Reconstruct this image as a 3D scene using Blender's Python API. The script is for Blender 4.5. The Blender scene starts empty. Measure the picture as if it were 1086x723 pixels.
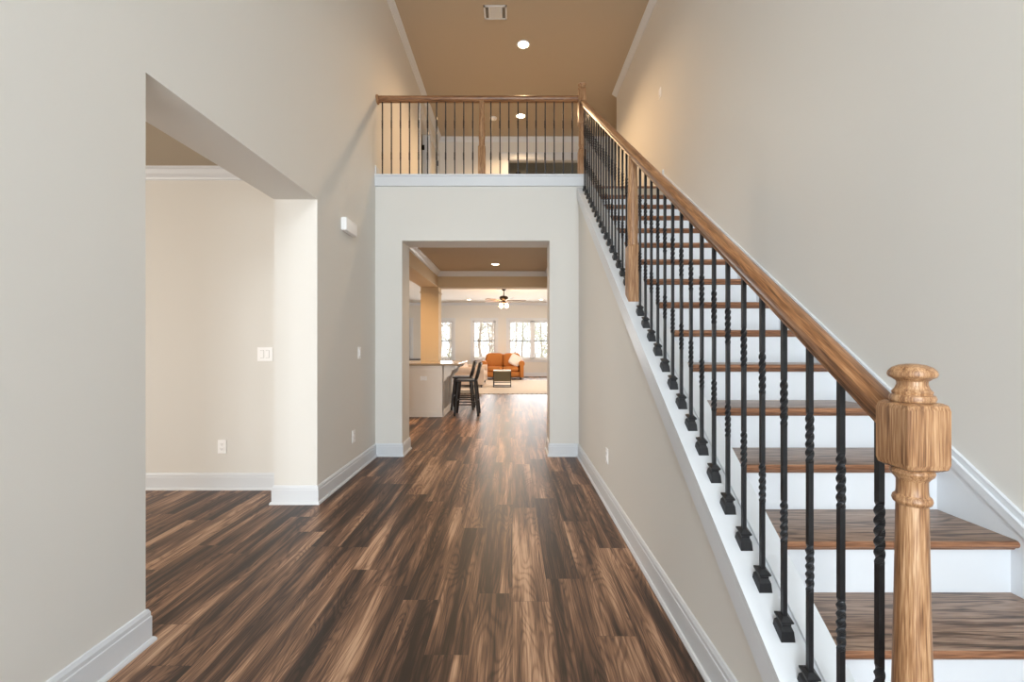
import bpy, bmesh, math, random
from mathutils import Vector, Matrix
random.seed(7)
PI = math.pi
SC = bpy.context.scene
COL = SC.collection

# ------------------------------------------------------------------ camera, world, lights, exposure
HC = 1.25                      # eye height
F = 465.0                      # focal length in pixels of the 1086 px frame
cd = bpy.data.cameras.new('camera'); cam = bpy.data.objects.new('camera', cd); COL.objects.link(cam)
cd.sensor_width = 36; cd.lens = 36 * F / 1086; cd.shift_y = 3.5 / 1086; cd.shift_x = -0.5 / 1086
cd.clip_start = 0.05; cd.clip_end = 200
cam.location = (0, 0, HC); cam.rotation_euler = (PI / 2, 0, 0)
SC.camera = cam
SC.view_settings.view_transform = 'Standard'; SC.view_settings.look = 'None'
SC.view_settings.gamma = 1; SC.view_settings.use_curve_mapping = False
SC.view_settings.exposure = 0.75
W = bpy.data.worlds.new('world'); SC.world = W; W.use_nodes = True
bg = W.node_tree.nodes['Background']
bg.inputs[0].default_value = (0.93, 0.97, 1.0, 1); bg.inputs[1].default_value = 1.6

def area(name, loc, rot, sx, sy, watts, color, spread=PI):
    l = bpy.data.lights.new(name, 'AREA'); l.shape = 'RECTANGLE'; l.size = sx; l.size_y = sy
    l.energy = watts; l.color = color; l.spread = spread
    o = bpy.data.objects.new(name, l); COL.objects.link(o); o.location = loc; o.rotation_euler = rot
    return o
DAY = (0.87, 0.95, 1.0)
# daylight entering the windows of the front wall (behind the camera) and of the dining room
area('daylight_entry', (0.0, -2.62, 1.2), (PI / 2, 0, 0), 2.3, 2.1, 105, DAY)
area('daylight_transom', (0.0, -2.62, 4.1), (PI / 2, 0, 0), 2.4, 1.6, 120, DAY)
area('daylight_dining', (-3.9, -2.62, 1.5), (PI / 2, 0, 0), 2.4, 1.7, 62, (1.0, 0.93, 0.84))
# daylight entering the living room windows, then two added fill lights
area('daylight_living', (0.78, 17.45, 1.42), (-PI / 2, 0, 0), 1.8, 1.5, 76, (0.97, 0.98, 1.0))
area('daylight_living_centre', (-1.11, 17.45, 1.42), (-PI / 2, 0, 0), 0.85, 1.5, 38, (0.97, 0.98, 1.0))
area('daylight_living_left', (-2.78, 17.45, 1.42), (-PI / 2, 0, 0), 0.85, 1.5, 38, (0.97, 0.98, 1.0))
area('daylight_kitchen', (-5.88, 11.0, 1.5), (0, -PI / 2, 0), 1.6, 3.2, 38, (1.0, 0.97, 0.92))
area('daylight_breakfast', (3.38, 12.5, 1.5), (0, PI / 2, 0), 1.6, 3.0, 38, (1.0, 0.97, 0.92))
area('fill_bedroom', (4.05, 11.0, 4.3), (0, PI / 2, 0), 1.2, 1.2, 9, (1.0, 0.97, 0.92))  # fill light added for the dark bedroom; that wall has no window
area('fill_dining_side', (-6.2, 0.6, 1.5), (0, -PI / 2, 0), 1.7, 2.0, 55, (1.0, 0.90, 0.78))  # added light at a made-up side opening, brightens the dining far wall
WARM = (1.0, 0.66, 0.36)

# ------------------------------------------------------------------ materials
MATS = {}
def lin(c): return tuple(((v / 255) / 12.92 if v / 255 <= 0.04045 else ((v / 255 + 0.055) / 1.055) ** 2.4) for v in c)
def new_mat(name):
    m = bpy.data.materials.new(name); m.use_nodes = True
    nt = m.node_tree; b = nt.nodes['Principled BSDF']; MATS[name] = m
    return m, nt, b
def N(nt, t, **k):
    n = nt.nodes.new(t)
    for a, v in k.items(): setattr(n, a, v)
    return n
def plain(name, rgb, rough=0.5, metal=0.0, bump=0.0, bscale=60, var=0.0, spec=0.5):
    m, nt, b = new_mat(name)
    c = lin(rgb) + (1,)
    b.inputs['Base Color'].default_value = c
    b.inputs['Roughness'].default_value = rough; b.inputs['Metallic'].default_value = metal
    b.inputs['Specular IOR Level'].default_value = spec
    tc = N(nt, 'ShaderNodeTexCoord')
    nz = N(nt, 'ShaderNodeTexNoise'); nz.inputs['Scale'].default_value = bscale; nz.inputs['Detail'].default_value = 4
    nt.links.new(tc.outputs['Object'], nz.inputs['Vector'])
    if var:
        mx = N(nt, 'ShaderNodeMix', data_type='RGBA', blend_type='MULTIPLY')
        mx.inputs[0].default_value = var; mx.inputs[6].default_value = c
        nt.links.new(nz.outputs['Fac'], mx.inputs[7]); nt.links.new(mx.outputs[2], b.inputs['Base Color'])
    bp = N(nt, 'ShaderNodeBump'); bp.inputs['Strength'].default_value = bump or 0.02; bp.inputs['Distance'].default_value = 0.002
    nt.links.new(nz.outputs['Fac'], bp.inputs['Height']); nt.links.new(bp.outputs[0], b.inputs['Normal'])
    return m
def emis(name, rgb, strength):
    m, nt, b = new_mat(name)
    b.inputs['Base Color'].default_value = (0.8, 0.8, 0.8, 1)
    b.inputs['Emission Color'].default_value = lin(rgb) + (1,); b.inputs['Emission Strength'].default_value = strength
    return m
def glass(name):
    m = bpy.data.materials.new(name); m.use_nodes = True; nt = m.node_tree; nt.nodes.clear()
    out = N(nt, 'ShaderNodeOutputMaterial'); mix = N(nt, 'ShaderNodeMixShader'); fr = N(nt, 'ShaderNodeFresnel')
    tr = N(nt, 'ShaderNodeBsdfTransparent'); gl = N(nt, 'ShaderNodeBsdfGlossy'); gl.inputs['Roughness'].default_value = 0.02
    fr.inputs[0].default_value = 1.3
    nt.links.new(fr.outputs[0], mix.inputs[0]); nt.links.new(tr.outputs[0], mix.inputs[1]); nt.links.new(gl.outputs[0], mix.inputs[2])
    nt.links.new(mix.outputs[0], out.inputs[0]); MATS[name] = m
    return m
def math_n(nt, op, a, b=None, c=None):
    n = N(nt, 'ShaderNodeMath', operation=op)
    for i, v in enumerate((a, b, c)):
        if v is None: continue
        if isinstance(v, (int, float)): n.inputs[i].default_value = v
        else: nt.links.new(v, n.inputs[i])
    return n.outputs[0]
def ramp(nt, fac, stops):
    r = N(nt, 'ShaderNodeValToRGB'); e = r.color_ramp.elements
    while len(e) < len(stops): e.new(0.5)
    for i, (p, c) in enumerate(stops): e[i].position = p; e[i].color = lin(c) + (1,)
    nt.links.new(fac, r.inputs[0]); return r.outputs[0]

def plank_floor(name):
    m, nt, b = new_mat(name)
    tc = N(nt, 'ShaderNodeTexCoord'); sp = N(nt, 'ShaderNodeSeparateXYZ'); nt.links.new(tc.outputs['Object'], sp.inputs[0])
    x, y = sp.outputs[0], sp.outputs[1]
    PW, PL = 0.178, 1.22
    u = math_n(nt, 'DIVIDE', x, PW); row = math_n(nt, 'FLOOR', u)
    w1 = N(nt, 'ShaderNodeTexWhiteNoise', noise_dimensions='1D'); nt.links.new(row, w1.inputs['W'])
    v = math_n(nt, 'ADD', math_n(nt, 'DIVIDE', y, PL), math_n(nt, 'MULTIPLY', w1.outputs[0], 7.3))
    pid = math_n(nt, 'FLOOR', v)
    cb = N(nt, 'ShaderNodeCombineXYZ'); nt.links.new(row, cb.inputs[0]); nt.links.new(pid, cb.inputs[1])
    w2 = N(nt, 'ShaderNodeTexWhiteNoise', noise_dimensions='3D'); nt.links.new(cb.outputs[0], w2.inputs['Vector'])
    rnd = w2.outputs['Value']
    sc2 = N(nt, 'ShaderNodeSeparateColor'); nt.links.new(w2.outputs['Color'], sc2.inputs[0])
    # grain coordinates, own origin for each plank
    def coords(sx, sy, k):
        c = N(nt, 'ShaderNodeCombineXYZ')
        nt.links.new(math_n(nt, 'ADD', math_n(nt, 'MULTIPLY', x, sx), math_n(nt, 'MULTIPLY', sc2.outputs[0], 91.0)), c.inputs[0])
        nt.links.new(math_n(nt, 'ADD', math_n(nt, 'MULTIPLY', y, sy), math_n(nt, 'MULTIPLY', sc2.outputs[1], 57.0)), c.inputs[1])
        c.inputs[2].default_value = k
        return c.outputs[0]
    def noise(sx, sy, k, det=5, rough=0.6, dist=0.0):
        n = N(nt, 'ShaderNodeTexNoise'); n.inputs['Scale'].default_value = 1; n.inputs['Detail'].default_value = det
        n.inputs['Roughness'].default_value = rough; n.inputs['Distortion'].default_value = dist
        nt.links.new(coords(sx, sy, k), n.inputs['Vector']); return n.outputs[0]
    broad = noise(9, 0.55, 1, 2, 0.5, 0.6)           # wide heart / sap wood bands
    mid = noise(34, 1.3, 4, 4, 0.6, 0.4)
    fine = noise(190, 4.0, 8, 3, 0.7, 0.2)
    # contour figure: rings of a stretched noise field
    fig = noise(7, 0.9, 12, 1, 0.4, 0.9)
    rings = math_n(nt, 'SINE', math_n(nt, 'MULTIPLY', fig, 120.0))
    rings = math_n(nt, 'POWER', math_n(nt, 'MULTIPLY_ADD', rings, 0.5, 0.5), 2.5)
    t = math_n(nt, 'MULTIPLY_ADD', broad, 1.9, -0.50)
    t = math_n(nt, 'ADD', t, math_n(nt, 'MULTIPLY_ADD', rnd, 0.24, -0.12))
    t = math_n(nt, 'ADD', t, math_n(nt, 'MULTIPLY_ADD', mid, 1.15, -0.54))
    t = math_n(nt, 'SUBTRACT', t, math_n(nt, 'MULTIPLY', rings, 0.17))
    t = math_n(nt, 'ADD', t, math_n(nt, 'MULTIPLY_ADD', fine, 0.9, -0.46))
    t = math_n(nt, 'MULTIPLY_ADD', t, 1.15, -0.08)
    col = ramp(nt, t, FLOOR_STOPS)
    # seams
    fu = math_n(nt, 'FRACT', u); fv = math_n(nt, 'FRACT', v)
    eu = math_n(nt, 'MINIMUM', fu, math_n(nt, 'SUBTRACT', 1.0, fu)); ev = math_n(nt, 'MINIMUM', fv, math_n(nt, 'SUBTRACT', 1.0, fv))
    su = math_n(nt, 'LESS_THAN', eu, 0.007); sv = math_n(nt, 'LESS_THAN', ev, 0.0011)
    seam = math_n(nt, 'MAXIMUM', su, sv)
    mx = N(nt, 'ShaderNodeMix', data_type='RGBA'); nt.links.new(math_n(nt, 'MULTIPLY', seam, 0.55), mx.inputs[0])
    nt.links.new(col, mx.inputs[6]); mx.inputs[7].default_value = lin((48, 34, 26)) + (1,)
    nt.links.new(mx.outputs[2], b.inputs['Base Color'])
    nt.links.new(math_n(nt, 'MULTIPLY_ADD', fine, 0.16, 0.34), b.inputs['Roughness'])
    b.inputs['Specular IOR Level'].default_value = 0.45
    bp = N(nt, 'ShaderNodeBump'); bp.inputs['Strength'].default_value = 0.25; bp.inputs['Distance'].default_value = 0.001
    nt.links.new(math_n(nt, 'SUBTRACT', math_n(nt, 'MULTIPLY', fine, 0.5), seam), bp.inputs['Height']); nt.links.new(bp.outputs[0], b.inputs['Normal'])
    return m
FLOOR_STOPS = [(0.0, (42, 30, 24)), (0.22, (72, 51, 40)), (0.42, (102, 74, 57)), (0.6, (130, 97, 75)), (0.8, (168, 131, 104)), (1.0, (196, 160, 131))]

def oak(name, axis, stops, rough=0.35, scale=1.0, spread=1.0, tilt=0.0, fig=0.16):
    """stained red oak, grain along the given axis (0 x, 1 y, 2 z) of the object"""
    m, nt, b = new_mat(name)
    tc = N(nt, 'ShaderNodeTexCoord'); mp = N(nt, 'ShaderNodeMapping')
    s = [60 * scale] * 3; s[axis] = 2.6 * scale
    mp.inputs['Scale'].default_value = s
    oi = N(nt, 'ShaderNodeObjectInfo')
    ad = N(nt, 'ShaderNodeVectorMath', operation='ADD'); cmb = N(nt, 'ShaderNodeCombineXYZ')
    for i in range(3): nt.links.new(math_n(nt, 'MULTIPLY', oi.outputs['Random'], 3.0 + i), cmb.inputs[i])
    vr = N(nt, 'ShaderNodeVectorRotate', rotation_type='X_AXIS'); vr.inputs['Angle'].default_value = -tilt
    nt.links.new(tc.outputs['Object'], vr.inputs['Vector'])
    nt.links.new(vr.outputs[0], ad.inputs[0]); nt.links.new(cmb.outputs[0], ad.inputs[1])
    nt.links.new(ad.outputs[0], mp.inputs['Vector'])
    n1 = N(nt, 'ShaderNodeTexNoise'); n1.inputs['Scale'].default_value = 1; n1.inputs['Detail'].default_value = 6; n1.inputs['Roughness'].default_value = 0.65
    nt.links.new(mp.outputs[0], n1.inputs['Vector'])
    mp2 = N(nt, 'ShaderNodeMapping'); s2 = [13 * scale] * 3; s2[axis] = 0.9 * scale; mp2.inputs['Scale'].default_value = s2
    nt.links.new(ad.outputs[0], mp2.inputs['Vector'])
    n2 = N(nt, 'ShaderNodeTexNoise'); n2.inputs['Scale'].default_value = 1; n2.inputs['Detail'].default_value = 2; n2.inputs['Distortion'].default_value = 0.6
    nt.links.new(mp2.outputs[0], n2.inputs['Vector'])
    rg = math_n(nt, 'SINE', math_n(nt, 'MULTIPLY', n2.outputs[0], 80.0))
    rg = math_n(nt, 'POWER', math_n(nt, 'MULTIPLY_ADD', rg, 0.5, 0.5), 3.0)
    mp3 = N(nt, 'ShaderNodeMapping'); s3 = [420 * scale] * 3; s3[axis] = 14 * scale; mp3.inputs['Scale'].default_value = s3
    nt.links.new(ad.outputs[0], mp3.inputs['Vector'])
    n3 = N(nt, 'ShaderNodeTexNoise'); n3.inputs['Scale'].default_value = 1; n3.inputs['Detail'].default_value = 2
    nt.links.new(mp3.outputs[0], n3.inputs['Vector'])
    t = math_n(nt, 'MULTIPLY_ADD', n1.outputs[0], 1.5 * spread, 0.5 - 0.75 * spread)
    t = math_n(nt, 'SUBTRACT', t, math_n(nt, 'MULTIPLY', rg, fig * spread))
    t = math_n(nt, 'ADD', t, math_n(nt, 'MULTIPLY_ADD', n3.outputs[0], 1.5 * spread, -0.70 * spread))
    nt.links.new(ramp(nt, t, stops), b.inputs['Base Color'])
    b.inputs['Roughness'].default_value = rough
    bp = N(nt, 'ShaderNodeBump'); bp.inputs['Strength'].default_value = 0.25; bp.inputs['Distance'].default_value = 0.0012
    nt.links.new(n1.outputs[0], bp.inputs['Height']); nt.links.new(bp.outputs[0], b.inputs['Normal'])
    return m

WALL = plain('greige wall paint', (224, 222, 217), 0.75, bump=0.05, bscale=250, spec=0.3)
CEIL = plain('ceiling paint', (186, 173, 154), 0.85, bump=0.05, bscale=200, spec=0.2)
WHITE = plain('white trim paint', (218, 222, 227), 0.38, bump=0.01)
CEILW = plain('living ceiling paint', (226, 220, 210), 0.85, spec=0.2)
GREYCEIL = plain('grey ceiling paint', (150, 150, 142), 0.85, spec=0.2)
FLOOR = plank_floor('walnut plank flooring')
OAK_STOPS = [(0.0, (92, 60, 38)), (0.3, (138, 98, 66)), (0.5, (160, 119, 83)), (0.75, (184, 144, 106)), (1.0, (204, 167, 130))]
OAK_Z = oak('golden oak upright', 2, OAK_STOPS)
OAK_X = oak('golden oak across', 0, [(0.0, (66, 40, 24)), (0.3, (112, 74, 46)), (0.55, (142, 98, 64)), (0.8, (166, 120, 82)), (1.0, (184, 142, 104))], 0.32)
OAK_Y = oak('golden oak lengthwise', 1, [(0.0, (66, 40, 24)), (0.3, (112, 74, 46)), (0.55, (142, 98, 64)), (0.8, (166, 120, 82)), (1.0, (184, 142, 104))], 0.32, tilt=math.atan(0.714))
TREAD = oak('stained oak tread', 0, [(0.0, (72, 56, 46)), (0.3, (118, 95, 80)), (0.6, (150, 124, 106)), (1.0, (174, 150, 132))], 0.3, 0.8, fig=0.45)
NOSE = oak('stained oak nosing', 0, [(0.0, (84, 52, 34)), (0.4, (128, 86, 60)), (0.7, (154, 108, 78)), (1.0, (176, 130, 96))], 0.35)
IRON = plain('black wrought iron', (50, 51, 54), 0.36, 0.5, bump=0.3, bscale=90)
BLACKWOOD = plain('black painted wood', (34, 28, 26), 0.4)
PLATE = plain('white plastic', (250, 250, 250), 0.35)
SEAM = plain('grey plastic seam', (176, 176, 174), 0.5)
SLOT = plain('dark slot plastic', (60, 58, 55), 0.5)
HINGE = plain('black hinge metal', (22, 20, 20), 0.4, 0.6)
GRANITE = plain('beige speckled granite', (214, 190, 160), 0.18, bump=0.02, bscale=160, var=0.75)
CAB = plain('white cabinet paint', (236, 228, 218), 0.45)
CABSIDE = plain('grey brown cabinet side', (158, 146, 132), 0.5)  # darker grey brown tone on the stool side of the island
ORANGE = plain('burnt orange velvet', (196, 122, 54), 0.8, bump=0.3, bscale=35, var=0.25)
CREAM = plain('cream upholstery', (206, 184, 166), 0.9, bump=0.3, bscale=80)
PILLOW = plain('off white cushion fabric', (240, 230, 220), 0.9, bump=0.3, bscale=80)
RUGM = plain('cream woven rug', (222, 208, 192), 0.95, bump=0.6, bscale=45, var=0.25)
FRINGE = plain('brown rug fringe', (120, 98, 80), 0.95)
WEAVE = plain('olive brown weave', (112, 100, 74), 0.8, bump=0.8, bscale=60, var=0.3)
TOPL = plain('pale stone top', (214, 208, 198), 0.4)
BRONZE = plain('oiled bronze', (62, 46, 34), 0.4, 0.7)
BLADE = plain('walnut fan blade', (128, 104, 84), 0.5)
DOORW = plain('white door paint', (224, 222, 216), 0.45)
CARPET = plain('beige carpet', (186, 172, 152), 0.95, bump=0.5, bscale=120)
GLASS = glass('window glass')
LAMP = emis('lamp lens glow', (255, 226, 180), 14)
BULB = emis('fan bulb glow', (255, 214, 150), 16)
SOFTBULB = emis('dim bulb glow', (255, 222, 180), 1.6)
BARK = plain('grey brown bark', (190, 176, 162), 0.9, bump=0.6, bscale=30, var=0.3)
LEAF = plain('olive green leaves', (198, 198, 176), 0.8, var=0.3, bscale=3)
LEAFB = plain('tan dry leaves', (224, 208, 188), 0.8, var=0.3, bscale=3)
SOIL = plain('leaf littered ground', (196, 178, 156), 0.95, bump=0.6, bscale=6, var=0.3)
SIDING = plain('pale exterior siding', (214, 212, 206), 0.7)

# ------------------------------------------------------------------ mesh helpers
class MB:
    """collects shapes, then links them as one mesh object"""
    def __init__(s): s.bm = bmesh.new(); s.mi = 0
    def _v(s, pts): return [s.bm.verts.new(p) for p in pts]
    def face(s, vs):
        try:
            f = s.bm.faces.new(vs); f.material_index = s.mi; return f
        except ValueError: return None
    def box(s, x0, x1, y0, y1, z0, z1, bev=0.0):
        if x0 > x1: x0, x1 = x1, x0
        if y0 > y1: y0, y1 = y1, y0
        if z0 > z1: z0, z1 = z1, z0
        v = s._v([(x, y, z) for z in (z0, z1) for y in (y0, y1) for x in (x0, x1)])
        fs = [s.face([v[i] for i in q]) for q in ((0, 2, 3, 1), (4, 5, 7, 6), (0, 1, 5, 4), (2, 6, 7, 3), (0, 4, 6, 2), (1, 3, 7, 5))]
        if bev:
            es = list({e for f in fs for e in f.edges})
            bmesh.ops.bevel(s.bm, geom=es, offset=bev, segments=2, affect='EDGES', profile=0.6)
        return s
    def prism(s, poly, plane, a, b):
        """polygon (p,q) in plane 'yz','xz','xy' extruded along the third axis a..b"""
        def P(p, q, r):
            return {'yz': (r, p, q), 'xz': (p, r, q), 'xy': (p, q, r)}[plane]
        va = s._v([P(p, q, a) for p, q in poly]); vb = s._v([P(p, q, b) for p, q in poly])
        n = len(poly)
        s.face(va); s.face(list(reversed(vb)))
        for i in range(n): s.face([va[i], vb[i], vb[(i + 1) % n], va[(i + 1) % n]])
        return s
    def sweep(s, prof, p0, p1, up=(0, 0, 1), keep_vertical=False):
        """profile (side, up) swept from p0 to p1; ends cut vertically if asked"""
        p0 = Vector(p0); p1 = Vector(p1); d = (p1 - p0).normalized(); upv = Vector(up)
        side = d.cross(upv).normalized(); u = upv if keep_vertical else side.cross(d).normalized()
        a = s._v([p0 + side * q + u * r for q, r in prof]); b = s._v([p1 + side * q + u * r for q, r in prof])
        n = len(prof); s.face(a); s.face(list(reversed(b)))
        for i in range(n): s.face([a[i], b[i], b[(i + 1) % n], a[(i + 1) % n]])
        return s
    def lathe(s, prof, c=(0, 0, 0), seg=24, axis='z'):
        c = Vector(c); rings = []
        for r, z in prof:
            rg = []
            for k in range(seg):
                a = 2 * PI * k / seg; p, q = r * math.cos(a), r * math.sin(a)
                rg.append(s.bm.verts.new(c + Vector({'z': (p, q, z), 'y': (p, z, q), 'x': (z, p, q)}[axis])))
            rings.append(rg)
        for i in range(len(rings) - 1):
            for k in range(seg):
                s.face([rings[i][k], rings[i][(k + 1) % seg], rings[i + 1][(k + 1) % seg], rings[i + 1][k]])
        s.face(list(reversed(rings[0]))); s.face(rings[-1])
        return s
    def tube(s, pts, rad, seg=8):
        pts = [Vector(p) for p in pts]; rad = rad if isinstance(rad, (list, tuple)) else [rad] * len(pts)
        rings = []
        for i, p in enumerate(pts):
            d = (pts[min(i + 1, len(pts) - 1)] - pts[max(i - 1, 0)]).normalized()
            ref = Vector((0, 0, 1)) if abs(d.z) < 0.9 else Vector((1, 0, 0))
            a = d.cross(ref).normalized(); b = d.cross(a).normalized()
            rings.append([s.bm.verts.new(p + (a * math.cos(2 * PI * k / seg) + b * math.sin(2 * PI * k / seg)) * rad[i]) for k in range(seg)])
        for i in range(len(rings) - 1):
            for k in range(seg): s.face([rings[i][k], rings[i][(k + 1) % seg], rings[i + 1][(k + 1) % seg], rings[i + 1][k]])
        s.face(list(reversed(rings[0]))); s.face(rings[-1])
        return s
    def build(s, name, mat, parent=None, smooth=False, kind=None, label=None, cat=None, group=None, loc=None, subsurf=0, autosmooth=None):
        bmesh.ops.recalc_face_normals(s.bm, faces=s.bm.faces)
        me = bpy.data.meshes.new(name); s.bm.to_mesh(me); s.bm.free()
        for m in (mat if isinstance(mat, (list, tuple)) else [mat]): me.materials.append(m)
        if smooth:
            for p in me.polygons: p.use_smooth = True
        if autosmooth is not None:
            for p in me.polygons: p.use_smooth = True
            me.set_sharp_from_angle(angle=math.radians(autosmooth))
        o = bpy.data.objects.new(name, me); COL.objects.link(o)
        if parent is not None: o.parent = parent
        if loc: o.location = loc
        if kind: o['kind'] = kind
        tag(o, label, cat, group)
        if subsurf:
            md = o.modifiers.new('smooth', 'SUBSURF'); md.levels = subsurf; md.render_levels = subsurf
        return o
def tag(o, label=None, cat=None, group=None):
    if label: o['label'] = label
    if cat: o['category'] = cat
    if group: o['group'] = group
    return o
def thing(name, label, cat, loc=(0, 0, 0), rz=0.0, group=None):
    o = bpy.data.objects.new(name, None); COL.objects.link(o); o.location = loc; o.rotation_euler = (0, 0, rz)
    o.empty_display_size = 0.1
    return tag(o, label, cat, group)
def copy_tree(o, parent=None):
    c = o.copy(); COL.objects.link(c)
    if parent is not None: c.parent = parent
    for ch in [k for k in bpy.data.objects if k.parent == o]: copy_tree(ch, c)
    return c
def struct(name, mb, mat, label=None): return mb.build(name, mat, kind='structure', label=label)
def cushion(mb, x0, x1, y0, y1, z0, z1, puff=0.25):
    """soft pillow block with rounded edges"""
    nx, ny, nz = 8, 6, 4
    cx, cy, cz = (x0 + x1) / 2, (y0 + y1) / 2, (z0 + z1) / 2
    b = bmesh.new(); bmesh.ops.create_cube(b, size=2.0)
    bmesh.ops.subdivide_edges(b, edges=b.edges, cuts=6, use_grid_fill=True)
    mp = {}
    for v in b.verts:
        p = v.co; q = p.copy(); L = (abs(p.x) ** 5 + abs(p.y) ** 5 + abs(p.z) ** 5) ** 0.2
        q = p / L
        q = Vector((q.x, q.y, q.z))
        mp[v] = mb.bm.verts.new((cx + q.x * (x1 - x0) / 2, cy + q.y * (y1 - y0) / 2, cz + q.z * (z1 - z0) / 2))
    for f in b.faces: mb.face([mp[v] for v in f.verts])
    b.free(); return mb

# ------------------------------------------------------------------ dimensions
XL, XR = -1.531, 1.765         # foyer side walls
XK = 0.74                      # knee wall face
YE = 4.895                     # end wall face
F2 = 3.05                      # upper floor level
ZC = 5.53                      # foyer / upper hall ceiling
O0, O1 = 1.83, 3.438           # dining opening
TH = 0.337
YD = 3.777                     # dining far wall
YF = -2.5                      # front wall
RUN, RISE = 0.267, F2 / 16
def ZN(k): return 1.239 + RUN * (k - 2)      # nosing front of tread k
S = RISE / RUN
def nose(y, z0=-0.504): return z0 + 0.714 * y
Y2 = 9.09                      # upper far wall
YR = 7.44                      # end of right wall upstairs
YW = 17.2                      # living room window wall
ZL = 2.88                      # living ceiling

# ------------------------------------------------------------------ floors
b = MB(); b.box(-6.2, 3.7, YF - 0.15, YW + 0.15, -0.1, 0)
struct('floor', b, FLOOR)
b = MB(); b.box(XL, XR, 4.99, Y2, F2 - 0.1, F2).box(XR, 4.2, YR, Y2, F2 - 0.1, F2).box(-3.6, 4.2, Y2, 12.6, F2 - 0.1, F2).box(-3.6, XL, 6.6, Y2, F2 - 0.1, F2)
b.box(XK, XR, 5.0, 5.3, 2.72, F2 - 0.1)
struct('floor_upper', b, CARPET)

# ------------------------------------------------------------------ walls
b = MB(); xo = XL - TH
b.box(xo, XL, YF, O0, 0, ZC).box(xo, XL, O0, O1, 2.385, ZC).box(xo, XL, O1, YE + 0.35, 0, ZC)
D1a, D1b, D2a, D2b, DZ = 7.27, 8.02, 8.2, 8.95, 5.08
xi = XL - 0.115
b.box(xi, XL, YE + 0.35, D1a, F2, ZC).box(xi, XL, D1a, D1b, DZ, ZC).box(xi, XL, D1b, D2a, F2, ZC).box(xi, XL, D2a, D2b, DZ, ZC).box(xi, XL, D2b, Y2 + 0.1, F2, ZC)
struct('wall_left', b, WALL)
b = MB(); b.box(XR, XR + 0.12, YF, YR, 0, ZC); b.box(XR + 0.12, 4.2, YR - 0.12, YR, F2, ZC)
struct('wall_right', b, WALL)
EX0, EX1, EZ = -1.233, 0.415, 2.405
ET = 0.345
b = MB(); b.box(XL, EX0, YE, YE + ET, 0, 3.03).box(EX0, EX1, YE, YE + ET, EZ, 3.03).box(EX1, 0.92, YE, YE + ET, 0, 3.03)
struct('wall_end', b, WALL)
b = MB(); kz = -0.52
b.prism([(0.93, 0), (YE, 0), (YE, kz + 0.714 * YE), (0.93, kz + 0.714 * 0.93)], 'yz', XK, 0.895)
struct('wall_knee', b, WALL)
# front wall with entry glazing and a tall window above
def wall_holes_y(b, x0, x1, z0, z1, y0, y1, holes):
    """wall in the xz plane with rectangular holes (hx0,hx1,hz0,hz1) that share no x range unless stacked"""
    xs = sorted({x0, x1} | {h[0] for h in holes} | {h[1] for h in holes})
    for a, c in zip(xs[:-1], xs[1:]):
        hs = sorted([(h[2], h[3]) for h in holes if h[0] <= a and h[1] >= c])
        z = z0
        for h0, h1 in hs:
            if h0 > z: b.box(a, c, y0, y1, z, h0)
            z = h1
        if z < z1: b.box(a, c, y0, y1, z, z1)
b = MB(); wall_holes_y(b, xo, XR, 0, ZC, YF - 0.12, YF, [(-1.15, 1.15, 0.12, 2.3), (-1.2, 1.2, 3.3, 4.9)])
struct('wall_front', b, WALL)
b = MB(); wall_holes_y(b, -6, xo, 0, 2.76, YF - 0.12, YF, [(-5.1, -2.7, 0.6, 2.35)])
struct('wall_dining_front', b, WALL)
b = MB(); b.box(-6, xo, YD, YD + 0.12, 0, 2.9)
struct('wall_dining_far', b, WALL)
b = MB()
for (p, q, u, w) in ((YF - 0.12, -0.4, 0, 2.9), (1.6, YD + 0.12, 0, 2.9), (-0.4, 1.6, 0, 0.6), (-0.4, 1.6, 2.35, 2.9)): b.box(-6.12, -6, p, q, u, w)  # middle opening made up for the added dining side light
struct('wall_dining_left', b, WALL)
# upper far wall with dark doorway, upper side rooms
UX0, UX1 = -0.107, 1.5
b = MB(); b.box(xi, UX0, Y2, Y2 + 0.12, F2, ZC).box(UX0, UX1, Y2, Y2 + 0.12, DZ, ZC).box(UX1, 4.2, Y2, Y2 + 0.12, F2, ZC)
struct('wall_upper_far', b, WALL)
b = MB(); b.box(4.2, 4.3, YR - 0.12, 12.6, F2, ZC); b.box(-3.7, -3.6, 6.5, 12.6, F2, ZC); b.box(-3.7, 4.3, 12.6, 12.7, F2, ZC); b.box(-3.6, xi, 6.5, 6.6, F2, ZC)
struct('wall_upper_outer', b, WALL)
# kitchen / living shell
b = MB(); b.box(XK, XK + 0.12, YE + ET, 9.0, 0, 2.95); b.box(XK, 3.5, 9.0, 9.3, 0, 2.95)
struct('wall_hall_right', b, WALL)
b = MB()
for (ya, yb, za, zb) in ((9.0, 11.0, 0, 2.95), (14.0, YW + 0.12, 0, 2.95), (11.0, 14.0, 0, 0.6), (11.0, 14.0, 2.3, 2.95)): b.box(3.5, 3.62, ya, yb, za, zb)
struct('wall_living_right', b, WALL)
b = MB()
for (ya, yb, za, zb) in ((YE, 9.4, 0, 2.95), (12.6, YW + 0.12, 0, 2.95), (9.4, 12.6, 0, 0.7), (9.4, 12.6, 2.3, 2.95)): b.box(-6.12, -6.0, ya, yb, za, zb)
struct('wall_kitchen_left', b, WALL)
b = MB(); b.box(-6, xo, YE + 0.2, YE + ET, 0, 2.95)
struct('wall_kitchen_front', b, WALL)
WIN = [(-5.75, -3.98), (-3.24, -2.328), (-1.567, -0.656), (-0.158, 1.72)]
WZ0, WZ1 = 0.66, 2.18
b = MB(); wall_holes_y(b, -6, 3.5, 0, 2.95, YW, YW + 0.14, [(a, c, WZ0, WZ1) for a, c in WIN])
struct('wall_windows', b, WALL)

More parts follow.
